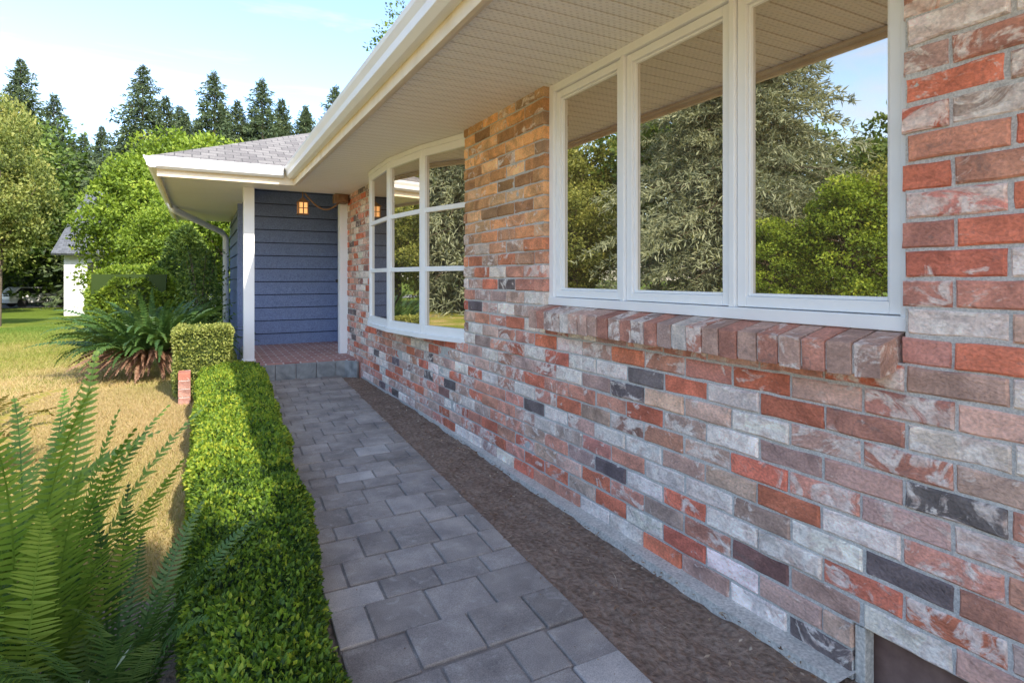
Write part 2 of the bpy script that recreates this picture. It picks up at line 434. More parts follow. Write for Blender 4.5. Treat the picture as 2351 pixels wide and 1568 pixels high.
# ------------------------------------------------------------------ path
mb = MB()
y = -.6; row = 0
random.seed(11)
mb.hexa([(path_l(-.6) + .012, -.6, -.06), (path_r(-.6) - .012, -.6, -.06), (path_r(7.57) - .012, 7.57, -.06), (path_l(7.57) + .012, 7.57, -.06),
         (path_l(-.6) + .012, -.6, -.009), (path_r(-.6) - .012, -.6, -.009), (path_r(7.57) - .012, 7.57, -.009), (path_l(7.57) + .012, 7.57, -.009)], r=0.)
while y < 7.58:
    dep = random.choice([.235, .215, .16, .225, .19])
    if y + dep > 7.58: dep = 7.58 - y
    if dep < .06: break
    xl = path_l(y); xr = path_r(y)
    x = xl; off = (.12 if row % 2 else .225) + random.uniform(-.02, .02)
    first = True
    while x < xr - .01:
        ww = off if first else random.choice([.235, .235, .22, .16, .20])
        first = False
        if xr - (x + ww) < .07: ww = xr - x
        gap = .0042
        x1 = min(x + ww, xr)
        zt = random.uniform(-.003, .003); tl = [random.uniform(-.0018, .0018) for _ in range(4)]
        sh = random.uniform(-.009, .009)
        lean = .05
        def PX(xx, yy): return xx + (yy - y) * lean
        p = [(PX(x + gap, y), y + gap + sh), (PX(x1 - gap, y), y + gap + sh), (PX(x1 - gap, y + dep), y + dep - gap + sh), (PX(x + gap, y + dep), y + dep - gap + sh)]
        rr = min(.95, max(0, random.gauss(.5, .19)))
        if random.random() < .03: rr = 1.
        mb.hexa([(px, py, -.05) for px, py in p] + [(px, py, zt + tl[k]) for k, (px, py) in enumerate(p)], r=rr)
        x = x1
    y += dep; row += 1
o = mb.build("path", [M['paver']], bevel=.005, attrs=True); tag(o, "charcoal concrete paver garden path", "path", kind="structure")

# ------------------------------------------------------------------ house
house = link(bpy.data.objects.new("house", None)); house.location = (1.8, 3.0, 0)
tag(house, "single storey brick house with white windows and deep eaves", "house")
WX = 1.80; CH = .0832; BL = .25; SOF = 2.39
openings = [(.95, 2.955, 1.0, 3), (4.133, 6.95, .74, 3), (.42, 1.1, -1, .165)]
F = []; C = []; R = []
palette = [((.61, .205, .13), .20), ((.59, .29, .22), .29), ((.58, .395, .325), .18), ((.80, .735, .67), .17), ((.46, .335, .295), .08), ((.18, .15, .15), .045), ((.27, .155, .135), .035)]
pw = np.array([p[1] for p in palette]); pw /= pw.sum()
V_flat = []
def brick_front(y0, y1, z0, z1, depth=.09):
    k = rng.choice(len(palette), p=pw); c = np.array(palette[k][0]) * rng.uniform(.80, 1.12)
    c = c * (1 + rng.normal(0, .03, 3))
    r = float(rng.beta(1.6, 1.5))
    if k == 3: r = r * .5 + .5
    if k == 0: r *= .8
    if 2.9 < y0 < 4.2 and z0 > 1.15:
        t = min(1, (z0 - 1.15) / .6) * .85
        c = c * (1 - t) + np.array((.66, .39, .17)) * rng.uniform(.45, 1.3) * t
        r *= 1 - .45 * t
    near = y0 < 3.2
    us = np.array([0, .025, .15, .3, .45, .6, .75, .87, .975, 1]) if near else np.array([0, .03, .33, .66, .97, 1])
    vs = np.array([0, .08, .35, .65, .92, 1]) if near else np.array([0, .1, .5, .9, 1])
    U, W = np.meshgrid(us, vs, indexing='ij')
    Y = y0 + (y1 - y0) * U; Z = z0 + (z1 - z0) * W
    P = np.stack([np.full_like(Y, WX), Y, Z], -1)
    sd = rng.uniform(0, 50)
    e = (U < .001) | (U > .999) | (W < .001) | (W > .999)
    P[..., 0] += rng.normal(0, .0025) + .0024 * pn(P, 45, sd) + np.where(e, .006, 0)
    P[..., 1] += .0019 * pn(P, 60, sd + 1) * 1; P[..., 2] += .0019 * pn(P, 60, sd + 2) + rng.normal(0, .0008)
    nu, nv = len(us), len(vs)
    b = len(V_flat)
    V_flat.extend(P.reshape(-1, 3).tolist())
    for i in range(nu - 1):
        for j in range(nv - 1):
            q = b + i * nv + j; F.append((q, q + 1, q + nv + 1, q + nv))
    loop = [i * nv for i in range(nu)] + [(nu - 1) * nv + j for j in range(1, nv)] + [i * nv + nv - 1 for i in range(nu - 2, -1, -1)] + [j for j in range(nv - 2, 0, -1)]
    b2 = len(V_flat)
    for l in loop:
        p = V_flat[b + l]; V_flat.append([WX + depth, p[1], p[2]])
    L = len(loop)
    for i in range(L):
        F.append((b + loop[i], b + loop[(i + 1) % L], b2 + (i + 1) % L, b2 + i))
    nn = len(V_flat) - b
    C.extend([c.tolist()] * nn); R.extend([r] * nn)
kz = 0; mg = .0050
while True:
    z0 = kz * CH; z1 = z0 + CH
    if z0 > SOF - .03: break
    z1 = min(z1, SOF + .02)
    zc = (z0 + z1) / 2
    y = -3.0 - (BL / 2 if kz % 2 else 0) + .07 + random.uniform(-.008, .008)
    while y < 8.2:
        segs = [(max(y, -3), min(y + BL, 8.2))]
        for (a0, a1, b0, b1) in openings:
            if b0 < zc < b1:
                ns = []
                for s0, s1 in segs:
                    if s1 <= a0 or s0 >= a1: ns.append((s0, s1)); continue
                    if s0 < a0: ns.append((s0, a0 + mg))
                    if s1 > a1: ns.append((a1 - mg, s1))
                segs = ns
        for s0, s1 in segs:
            if s1 - s0 > .045: brick_front(s0 + mg, s1 - mg, z0 + mg, z1 - mg)
        y += BL
    kz += 1
mort = MB(); mx0 = WX + .0075; mx1 = WX + .17
for (a, b_, c, d) in [(-3, .42, -.15, SOF + .02), (.42, 1.1, .17, 1.0), (.42, .943, 1.0, SOF + .02), (1.1, 2.962, -.15, 1.0), (2.962, 4.126, -.15, SOF + .02), (4.126, 6.957, -.15, .735), (6.957, 8.2, -.15, SOF + .02)]:
    mort.box(mx0, mx1, a, b_, c, d)
b = len(V_flat)
V_flat += [list(v) for v in mort.v]; fm = [0] * len(F)
F += [tuple(b + i for i in f) for f in mort.f]; fm += [1] * len(mort.f)
C += [[.3, .3, .3]] * len(mort.v); R += [.5] * len(mort.v)
me = np_mesh("brick_wall", np.array(V_flat), np.array(F), [M['brick'], M['mortar']], attrs={'br': R}, cattrs={'bc': C}, fm=fm)
bm = bmesh.new(); bm.from_mesh(me); bmesh.ops.recalc_face_normals(bm, faces=bm.faces); bm.to_mesh(me); bm.free()
bw = obj("brick_wall", me, house)

# footing
ny = 160
fy = np.linspace(1.09, 5.2, ny); P = []
for i, yy in enumerate(fy):
    e = .075 * (1 - max(0, (yy - 2.8) / 2.4)) + .003 * pn(np.array([[0, yy, 0]]), 9)[0] + .0015 * pn(np.array([[0, yy, 3]]), 60)[0]
    zt = .014 + .0015 * pn(np.array([[0, yy, 1]]), 25)[0]
    P += [(WX + .02, yy, zt), (WX - e * .6, yy, zt - .001), (WX - e, yy, zt - .003), (WX - e - .004, yy, -.08)]
F2 = []
for i in range(ny - 1):
    for j in range(3):
        q = i * 4 + j; F2.append((q, q + 1, q + 5, q + 4))
obj("footing", np_mesh("footing", np.array(P), np.array(F2), [M['concrete']], smooth=False), house)

mb = MB(); mb.box(1.875, 1.895, .40, 1.085, -.14, .172); mb.box(1.85, 1.88, .40, .44, -.14, .165); mb.box(1.85, 1.88, .72, .76, -.14, .165)
mb.build("crawl_space_hatch", [M['darkwood']], house, .003)
mb = MB(); mb.box(1.812, 1.86, 1.062, 1.094, -.14, .163)
mb.build("hatch_post", [M['concrete']], house, .003)

# brick sill
mb = MB(); ns = 24; y0 = .955; st = (2.975 - y0) / ns
for i in range(ns):
    k = rng.choice([1, 2, 3, 4], p=[.38, .36, .10, .16])
    c = tuple((np.array(palette[k][0]) * rng.uniform(.78, 1.0) * .9).tolist()); r = float(rng.beta(1.3, 1.6))
    ya = y0 + i * st + .004; yb = y0 + (i + 1) * st - .004
    j = rng.normal(0, .002, 6); sk = .008
    xf = 1.705 + j[0]
    mb.hexa([(xf + .004, ya, .957 + j[1]), (1.87, ya + sk, .985), (1.87, yb + sk, .985), (xf + .004, yb, .957 + j[2]),
             (xf, ya, 1.058 + j[3]), (1.87, ya + sk, 1.094), (1.87, yb + sk, 1.094), (xf, yb, 1.058 + j[4])], 0, c, r)
mb.hexa([(1.716, y0 + .01, .964), (1.87, y0 + .012, .991), (1.87, 2.97, .991), (1.716, 2.965, .964), (1.716, y0 + .01, 1.050), (1.87, y0 + .012, 1.086), (1.87, 2.97, 1.086), (1.716, 2.965, 1.050)], 1)
mb.build("brick_sill", [M['brick'], M['mortar']], house, .0025, attrs=True)

# big window
mb = MB()
Y0, Y1, Z0, Z1 = .93, 2.95, 1.10, 2.40
mb.box(1.84, 1.93, Y1 - .045, Y1 + .004, Z0, Z1); mb.box(1.84, 1.93, Y0, Y0 + .045, Z0, Z1)
mb.box(1.841, 1.93, Y0 + .045, Y1 - .045, Z1 - .05, Z1); mb.box(1.832, 1.93, Y0 + .002, Y1 + .002, Z0 - .01, Z0 + .035)
pw3 = (Y1 - Y0) / 3
for k in (1, 2): mb.box(1.843, 1.93, Y0 + k * pw3 - .014, Y0 + k * pw3 + .014, Z0 + .035, Z1 - .05)
win = mb.build("window", [M['white']], house, .003)
for k in range(3):
    mb = MB()
    a = Y0 + k * pw3 + (.047 if k == 0 else .017); b = Y0 + (k + 1) * pw3 - (.047 if k == 2 else .017); c = Z0 + .038; d = Z1 - .053
    def ring(x0, a, b, c, d, t, x1=1.92):
        mb.box(x0, x1, a, a + t, c, d); mb.box(x0, x1, b - t, b, c, d)
        mb.box(x0 + .0005, x1, a + t, b - t, c, c + t); mb.box(x0 + .0005, x1, a + t, b - t, d - t, d)
    ring(1.858, a, b, c, d, .04)
    ring(1.872, a + .0405, b - .0405, c + .0405, d - .0405, .012)
    sobj = mb.build("sash", [M['white']], win, .003)
    mb = MB(); mb.add([(1.886, a + .045, c + .045), (1.886, b - .045, c + .045), (1.886, b - .045, d - .045), (1.886, a + .045, d - .045)], [(0, 3, 2, 1)])
    mb.build("pane", [M['glass']], win)

# bow window
BP = [(1.86, 4.10), (1.68, 4.74), (1.585, 5.43), (1.61, 6.22), (1.80, 6.94)]
mb = MB()
bz0, bz1 = .775, 2.345
def offs(pts, d):
    out = []
    for i, p in enumerate(pts):
        a = Vector(pts[max(i - 1, 0)]); b = Vector(pts[min(i + 1, len(pts) - 1)]); t = (b - a).normalized()
        out.append((p[0] - t.y * d, p[1] + t.x * d))
    return out
mb.prism(offs(BP, .03) + [(1.95, 6.945), (1.95, 4.14)], .735, bz0)
mb.prism(offs(BP, .02) + [(1.95, 6.945), (1.95, 4.14)], bz1, SOF - .003)
for i in range(4):
    p = Vector(BP[i]); q = Vector(BP[i + 1]); d = (q - p).normalized(); ln = (q - p).length
    tt = lambda s: p + d * s
    mb.obox(tt(.0), tt(.045), -.03, .012, bz0, bz1); mb.obox(tt(ln - .045), tt(ln), -.03, .012, bz0, bz1)
    mb.obox(tt(.045), tt(ln - .045), -.03, .0115, bz0, bz0 + .07); mb.obox(tt(.045), tt(ln - .045), -.03, .0115, bz1 - .06, bz1)
    for zz in (1.305, 1.805): mb.obox(tt(.045), tt(ln - .045), -.028, .007, zz, zz + .04)
bow = mb.build("bow_window", [M['white']], house, .003)
for i in range(4):
    p = Vector(BP[i]); q = Vector(BP[i + 1]); mb = MB()
    n_ = Vector((-(q - p).y, (q - p).x)).normalized() * -.012
    mb.add([(p.x + n_.x, p.y + n_.y, bz0), (q.x + n_.x, q.y + n_.y, bz0), (q.x + n_.x, q.y + n_.y, bz1), (p.x + n_.x, p.y + n_.y, bz1)], [(0, 1, 2, 3)])
    mb.build("pane", [M['glass']], bow)

def soffit(name, x0, x1, y0, y1, m, step=.1):
    y = y0
    prof = [(0, 0), (.004, .007), (.010, .007), (.014, 0), (.048, 0), (.050, .004), (.054, .004), (.056, 0)]
    ysl = []
    while y < y1 - 1e-6:
        for dy, dz in prof:
            if y + dy < y1: ysl.append((y + dy, SOF + dz))
        y += step
    ysl.append((y1, SOF))
    nn = len(ysl); v = [(x0, a, b) for a, b in ysl] + [(x1, a, b) for a, b in ysl]
    f = [(i, i + 1, nn + i + 1, nn + i) for i in range(nn - 1)]
    mb = MB(); mb.add(v, f); return mb.build(name, [m], house)
soffit("soffit", 1.0, 1.97, -3, 8.1, M['soffit'])
mb = MB(); mb.box(-.40, 1.0, 7.36, 8.1, SOF + .001, SOF + .02); mb.box(-.40, .56, 8.1, 13.2, SOF + .001, SOF + .02)
mb.box(.56, 2.3, 8.06, 8.10, SOF + .021, 2.75); mb.box(.50, 2.3, 8.1, 9.95, 2.74, 2.76)
mb.build("porch_ceiling", [M['cream']], house)
GP = [(0, 2.43), (.05, 2.425), (.085, 2.45), (.092, 2.49), (.112, 2.525), (.118, 2.55), (.108, 2.553), (.10, 2.545), (0, 2.545)]
mb = MB()
mb.sweep(GP, (.985, -3), (.985, 7.345), (-1, 0))
mb.sweep(GP, (-.46, 7.345), (.86, 7.345), (0, -1))
mb.sweep(GP, (-.42, 7.24), (-.42, 13.3), (-1, 0))
mb.build("gutter", [M['white']], house, .002)
mb = MB()
mb.box(.985, 1.012, -3, 7.36, 2.352, 2.53); mb.box(-.418, .985, 7.346, 7.372, 2.352, 2.53); mb.box(-.4185, -.392, 7.372, 13.3, 2.352, 2.53)
mb.box(1.012, 1.045, -3, 7.33, 2.372, 2.389)
mb.build("fascia", [M['tan']], house, .003)
sl_ = .46; ze = 2.548
def rz(d): return ze + sl_ * d
mb = MB()
mb.add([(.90, -3, rz(0)), (5, -3, rz(4.1)), (5, 11.44, rz(4.1)), (.90, 7.34, rz(0))], [(0, 1, 2, 3)])
mb.add([(-.50, 7.27, rz(0) - .02), (.88, 7.27, rz(0) - .02), (5, 11.39, rz(4.1)), (3.62, 11.39, rz(4.1))], [(0, 1, 2, 3)])
mb.add([(-.50, 7.27, rz(0) - .02), (3.62, 11.39, rz(4.1)), (3.62, 13.4, rz(4.1)), (-.50, 13.4, rz(0) - .02)], [(0, 1, 2, 3)])
mb.add([(5, -3, rz(4.1)), (9.1, -3, rz(0)), (9.1, 13.4, rz(0)), (5, 13.4, rz(4.1))], [(0, 1, 2, 3)])
mb.add([(3.62, 11.4, rz(4.1)), (5, 11.4, rz(4.1)), (5, 13.4, rz(4.1)), (3.62, 13.4, rz(4.1))], [(0, 1, 2, 3)])
rf = mb.build("roof", [M['shingle']], house)
sm = rf.modifiers.new("thick", 'SOLIDIFY'); sm.thickness = .02; sm.offset = 1
mb = MB(); mb.box(2.35, 8.5, -3, 13.2, -.1, 2.5); mb.build("rear_wall", [M['cream']], house)

# siding
mb = MB(); bh = .205
def lap_y(x0, x1, y, z0, z1):
    z = z0; mb.box(x0 + .001, x1, y + .0, y + .02, z0, z1, 1)
    while z < z1:
        zt = min(z + bh, z1) - .014
        mb.hexa([(x0, y - .030, z), (x1, y - .030, z), (x1, y + .0, z), (x0, y + .0, z), (x0, y - .014, zt), (x1, y - .014, zt), (x1, y + .0, zt), (x0, y + .0, zt)]); z += bh
def lap_x(x, y0, y1, z0, z1):
    z = z0; mb.box(x, x + .02, y0 + .001, y1, z0, z1, 1)
    while z < z1:
        zt = min(z + bh, z1) - .014
        mb.hexa([(x - .030, y0, z), (x, y0, z), (x, y1, z), (x - .030, y1, z), (x - .014, y0, zt), (x, y0, zt), (x, y1, zt), (x - .014, y1, zt)]); z += bh
lap_y(.55, 2.3, 9.9, .17, 2.74); lap_x(.55, 9.93, 13.2, .0, 2.39); lap_x(2.02, 8.35, 9.86, .2, 2.74)
mb.build("siding_wall", [M['blue'], M['gap']], house)
mb = MB(); mb.box(.50, .60, 9.83, 9.93, 0, 2.39); mb.build("corner_board", [M['blue']], house, .003)
mb = MB(); mb.box(1.70, 1.86, 8.205, 8.33, .2, 2.40); mb.build("door_casing", [M['white']], house, .004)
mb = MB(); mb.box(1.945, 1.98, 8.55, 9.5, .2, 2.3)
for zz in (.35, 1.3): mb.box(1.935, 1.946, 8.68, 9.37, zz, zz + .75)
dr = mb.build("door", [M['white']], house, .004)
mb = MB(); mb.tube([(1.89, 9.42, 1.2), (1.945, 9.42, 1.2)], .025, 12); mb.build("handle", [M['black']], dr)
mb = MB(); mb.box(.475, .60, 7.99, 8.115, .2, SOF); mb.box(.46, .615, 7.975, 8.13, .2, .22)
mb.build("post", [M['white']], house, .004)
mb = MB()
mb.tube([(-.42, 10.6, 2.43), (-.38, 10.75, 2.34), (.36, 12.6, 2.14), (.44, 12.8, 2.04), (.44, 12.85, .05)], .055, 10)
mb.build("downspout", [M['white']], house, smooth=True)
mb = MB()
mb.prism([(.56, 7.62), (1.64, 7.62), (1.74, 7.53), (1.795, 7.42), (2.3, 7.42), (2.3, 9.9), (.56, 9.9)], -.05, .197, 0)
pl = [(.55, 7.6), (.80, 7.6), (1.04, 7.6), (1.28, 7.6), (1.52, 7.6), (1.64, 7.59), (1.72, 7.52), (1.775, 7.41)]
for i in range(len(pl) - 1):
    p = Vector(pl[i]); q = Vector(pl[i + 1]); d = (q - p).normalized()
    mb.obox(p + d * .003, q - d * .003, -.03, .0, -.05, .19, 1)
mb.box(.535, .559, 7.605, 9.9, -.05, .19, 1)
mb.build("porch_platform", [M['redpave'], M['slate']], house, .003)

# lantern
lan = link(bpy.data.objects.new("porch_lantern", None)); lan.location = (1.2, 8.13, 2.10)
tag(lan, "small amber glass porch lantern hanging from the ceiling, lit", "lantern")
mb = MB()
for sx in (-1, 1):
    for sy in (-1, 1): mb.box(1.2 + sx * .058 - .007, 1.2 + sx * .058 + .007, 8.13 + sy * .058 - .007, 8.13 + sy * .058 + .007, 2.10, 2.25)
mb.box(1.13, 1.27, 8.06, 8.2, 2.09, 2.103)
mb.box(1.193, 1.207, 8.065, 8.071, 2.103, 2.25); mb.box(1.135, 1.265, 8.064, 8.07, 2.17, 2.180)
mb.add([(1.12, 8.05, 2.25), (1.28, 8.05, 2.25), (1.28, 8.21, 2.25), (1.12, 8.21, 2.25), (1.2, 8.13, 2.33)], [(0, 1, 4), (1, 2, 4), (2, 3, 4), (3, 0, 4), (0, 3, 2, 1)])
mb.tube([(1.2, 8.13, 2.31), (1.2, 8.13, 2.74)], .008, 6)
mb.build("lantern_frame", [M['brownbox']], lan)
mb = MB(); mb.box(1.148, 1.252, 8.078, 8.182, 2.104, 2.249); mb.build("lantern_glass", [M['lamp']], lan)
mb = MB(); pts = [(1.22 + .45 * t, 8.08, 2.37 - .20 * math.sin(math.pi * (t * .85))) for t in np.linspace(0, 1, 16)]
mb.tube(pts, .011, 8); mb.build("cable", [M['brownbox']], lan)
cb = MB(); cb.box(1.60, 1.78, 8.02, 8.19, 2.27, 2.387); cb.box(1.64, 1.74, 7.99, 8.02, 2.29, 2.36)
cb.build("electrical_box", [M['brownbox']], house, .006)

# ------------------------------------------------------------------ foliage tools
def unit(n):
    v = rng.normal(size=(n, 3)); return v / np.linalg.norm(v, axis=1)[:, None]
def leaves(P, N, size, aspect=.5, out=.7, jitter=.35):
    n = len(P); d = N * out + unit(n); d /= np.linalg.norm(d, axis=1)[:, None]
    s = np.cross(d, unit(n)); s /= np.linalg.norm(s, axis=1)[:, None] + 1e-9
    L = (size * (1 + jitter * rng.uniform(-1, 1, n)))[:, None]; Wd = L * aspect * .5
    nrm = np.cross(d, s)
    V = np.stack([P, P + d * L * .5 + s * Wd + nrm * L * .08, P + d * L, P + d * L * .5 - s * Wd + nrm * L * .08], 1).reshape(-1, 3)
    return V, np.arange(n * 4).reshape(n, 4)
class LC:
    def __init__(s): s.V = []; s.F = []; s.R = []; s.n = 0
    def add(s, V, F, r):
        s.V.append(V); s.F.append(F + s.n); s.R.append(r); s.n += len(V)
    def mesh(s, name, m, smooth=False): return np_mesh(name, np.concatenate(s.V), np.concatenate(s.F), [m], attrs={'rnd': np.clip(np.concatenate(s.R), 0, 1)}, smooth=smooth)

def box_foliage(x0, x1, y0, y1, z0, z1, dens, size, freq=9, bumpy=.03, xl=None, xr=None, round_=.05, base=.46):
    lc = LC()
    W = x1 - x0; Ln = y1 - y0; H = z1 - z0
    areas = np.array([W * Ln, H * Ln, H * Ln, W * H, W * H]); tot = areas.sum()
    n = int(tot * dens); f = rng.choice(5, n, p=areas / tot)
    u, v = rng.uniform(0, 1, n), rng.uniform(0, 1, n)
    q = np.zeros((n, 3)); N = np.zeros((n, 3))
    def put(k, a, b, c, nn):
        mk = f == k; q[mk] = np.stack([np.broadcast_to(a, n)[mk], np.broadcast_to(b, n)[mk], np.broadcast_to(c, n)[mk]], 1); N[mk] = nn
    one = np.ones(n)
    put(0, u, v, one, (0, 0, 1)); put(1, 0 * one, u, v, (-1, 0, 0)); put(2, one, u, v, (1, 0, 0)); put(3, u, 0 * one, v, (0, -1, 0)); put(4, u, one, v, (0, 1, 0))
    Y = y0 + q[:, 1] * Ln
    X0 = xl(Y) if xl else x0; X1 = xr(Y) if xr else x1
    X = X0 + (X1 - X0) * q[:, 0]; Z = z0 + H * q[:, 2]
    P = np.stack([X, Y, Z], 1)
    cx = (X0 + X1) / 2; hx = (X1 - X0) / 2
    ex = np.abs(X - cx) / hx; ez = q[:, 2]; ey = np.abs(q[:, 1] - .5) * 2
    rr = np.clip((ex - 1) * hx + round_, 0, round_) / round_; r2 = np.clip((ez - 1) * H + round_, 0, round_) / round_; r3 = np.clip((ey - 1) * Ln / 2 + round_, 0, round_) / round_
    sh = (rr * r2 + r2 * r3 + rr * r3) * round_ * .45
    cen = np.stack([cx * one, (y0 + y1) / 2 * one if Ln < 1.5 * W else Y, (z0 + z1) / 2 * one], 1)
    inw = cen - P; inw /= np.linalg.norm(inw, axis=1)[:, None] + 1e-9
    P = P + inw * sh[:, None]
    b = pn(P, freq) * .6 + pn(P, freq * 2.9, 3) * .4
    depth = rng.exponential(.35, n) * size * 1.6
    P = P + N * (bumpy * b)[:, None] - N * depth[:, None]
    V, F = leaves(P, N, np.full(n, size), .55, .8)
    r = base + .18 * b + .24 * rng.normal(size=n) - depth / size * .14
    lc.add(V, F, np.repeat(r, 4))
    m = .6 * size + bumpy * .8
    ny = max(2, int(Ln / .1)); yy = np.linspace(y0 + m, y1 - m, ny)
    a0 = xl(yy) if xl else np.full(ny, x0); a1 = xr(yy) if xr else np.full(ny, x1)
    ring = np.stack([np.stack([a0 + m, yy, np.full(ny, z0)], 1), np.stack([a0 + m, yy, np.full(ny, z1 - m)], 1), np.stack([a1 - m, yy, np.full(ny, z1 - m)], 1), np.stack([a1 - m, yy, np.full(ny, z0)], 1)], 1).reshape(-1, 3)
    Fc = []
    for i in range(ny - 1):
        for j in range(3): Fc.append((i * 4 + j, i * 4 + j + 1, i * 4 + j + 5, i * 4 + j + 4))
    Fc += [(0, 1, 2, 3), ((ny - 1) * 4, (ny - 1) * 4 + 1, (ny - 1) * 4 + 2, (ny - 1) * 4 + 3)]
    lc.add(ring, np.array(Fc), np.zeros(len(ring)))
    return lc
def merge(a, b):
    for V, F, R in zip(b.V, b.F, b.R):
        a.V.append(V); a.F.append(F + a.n); a.R.append(R)
    a.n += b.n; return a

hx0 = lambda y: -.030 + .02 * np.sin(y * 5)
hx1 = lambda y: path_l(y) - .018 - .05 * np.clip((3.2 - y) / 1.6, 0, 1) + .012 * np.sin(y * 7)
lc = box_foliage(-.035, .36, .75, 3.2, -.02, .33, 19000, .019, 10, .040, hx0, hx1, round_=.08, base=.42)  # darker leaf tone paints shade into the near half
lc2 = box_foliage(-.035, .45, 3.1, 7.0, -.02, .33, 10500, .023, 9, .032, hx0, hx1, round_=.08, base=.66)  # yellower leaf tone paints sunlight into the far half
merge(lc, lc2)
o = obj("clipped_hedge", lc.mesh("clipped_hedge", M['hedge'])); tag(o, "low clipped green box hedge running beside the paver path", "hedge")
lc = box_foliage(-.24, .30, 6.95, 7.6, 0, .72, 7500, .028, 8, .03)
o = obj("cube_shrub", lc.mesh("cube_shrub", M['hedge_y'])); tag(o, "clipped square golden green shrub at hedge end", "shrub")

lc = box_foliage(-1.78, -.45, 12.2, 15.5, -.05, 1.42, 2600, .06, 3.5, .09, round_=.4)
o = obj("clipped_hedge", lc.mesh("tall_hedge", M['ytree'])); tag(o, "chest high rounded yellow green hedge on the lawn", "hedge")
lc = LC()
n = 10000; h = rng.uniform(0, 1, n) ** 1.3; th = rng.uniform(0, 6.28, n); rr = .8 * (1 - h) ** .7 + .05
N = np.stack([np.cos(th), np.sin(th), np.full(n, .4)], 1)
P = np.stack([-.22 + rr * np.cos(th), 14.6 + rr * np.sin(th), 2.4 * h], 1); P += N * (.09 * pn(P, 5))[:, None]
V, F = leaves(P, N, np.full(n, .09), .4, .9); lc.add(V, F, np.repeat(.3 + .25 * rng.normal(size=n), 4))
o = obj("cone_shrub", lc.mesh("cone_shrub", M['gtree'])); tag(o, "dark green cone shaped shrub beside the house", "shrub")
lc = LC(); n = 3000
P = np.stack([rng.normal(.0, .16, n), rng.normal(11.1, .3, n), rng.uniform(0.1, 1.75, n)], 1); V, F = leaves(P, unit(n), np.full(n, .06), .5, .4)
lc.add(V, F, np.repeat(.4 + .3 * rng.normal(size=n), 4))
mbs = MB()
for k in range(7):
    a = rng.uniform(0, 6.28); mbs.tube([(0, 11.1, -.05), (.1 * math.cos(a), 11.1 + .1 * math.sin(a), 1), (.26 * math.cos(a), 11.1 + .26 * math.sin(a), 1.7)], [.015, .01, .004], 5)
sh = link(bpy.data.objects.new("climbing_shrub", None)); sh.location = (0, 11.1, 0); tag(sh, "loose twiggy green shrub beside blue siding", "shrub")
obj("foliage", lc.mesh("foliage", M['gtree']), sh); mbs.build("stem", [M['bark']], sh)

# ------------------------------------------------------------------ ferns
def fern_lc(n, L, el=(50, 80), droop=70, pin=42, Wd=.09, az=(0, 360), seed=1, base=.45, spread=.03, pw=.47):
    r = np.random.default_rng(seed); lc = LC()
    V = []; F = []; R = []
    for i in range(n):
        a = math.radians(az[0] + (az[1] - az[0]) * (i + r.uniform(-.4, .4)) / n); l = L * r.uniform(.7, 1.05)
        e0 = math.radians(r.uniform(*el)); dr_ = math.radians(droop * r.uniform(.6, 1.3)); tw = r.uniform(-.6, .6)
        rs = spread * r.uniform(.3, 1)
        p = np.array([math.cos(a) * rs, math.sin(a) * rs, 0.]); st = l / pin; bend = r.uniform(-.4, .4)
        br = base + r.normal(0, .12)
        prev = None
        for k in range(pin + 1):
            s = k / pin; e = e0 - dr_ * s ** 1.6; aa = a + bend * s * s
            d = np.array([math.cos(aa) * math.cos(e), math.sin(aa) * math.cos(e), math.sin(e)])
            sd = np.array([-math.sin(aa), math.cos(aa), 0.]); nm = np.cross(d, sd)
            sd2 = sd * math.cos(tw) + nm * math.sin(tw); nm2 = np.cross(d, sd2)
            w_ = .004 * (1 - s) + .001
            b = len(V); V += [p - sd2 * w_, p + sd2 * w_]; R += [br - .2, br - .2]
            if prev is not None: F.append((prev, prev + 1, b + 1, b))
            prev = b
            if s > .10 and k < pin:
                prof = min(1, ((s - .06) / .22)) ** .6 * (1 - s) ** .62 * 1.12
                ln = Wd * prof * r.uniform(.92, 1.08); hw = st * pw
                for sg in (-1, 1):
                    fw = .28 + .15 * s
                    pd = sd2 * sg * math.cos(fw) + d * math.sin(fw); pd = pd + nm2 * r.normal(-.05, .12); pd /= np.linalg.norm(pd)
                    pd2 = pd + d * .22 + nm2 * (-.18); pd2 /= np.linalg.norm(pd2)
                    m1 = p + pd * ln * .55; tp = m1 + pd2 * ln * .45; off = r.normal(0, .08); b = len(V)
                    V += [p - d * hw * .9, p + d * hw * .95, m1 + d * hw * .85, m1 - d * hw * .8, tp + d * hw * .14, tp - d * hw * .14]
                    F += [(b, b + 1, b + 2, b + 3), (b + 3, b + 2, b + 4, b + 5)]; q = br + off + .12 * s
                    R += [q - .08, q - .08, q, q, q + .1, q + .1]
            p = p + d * st
    lc.add(np.array(V), np.array(F), np.array(R)); return lc

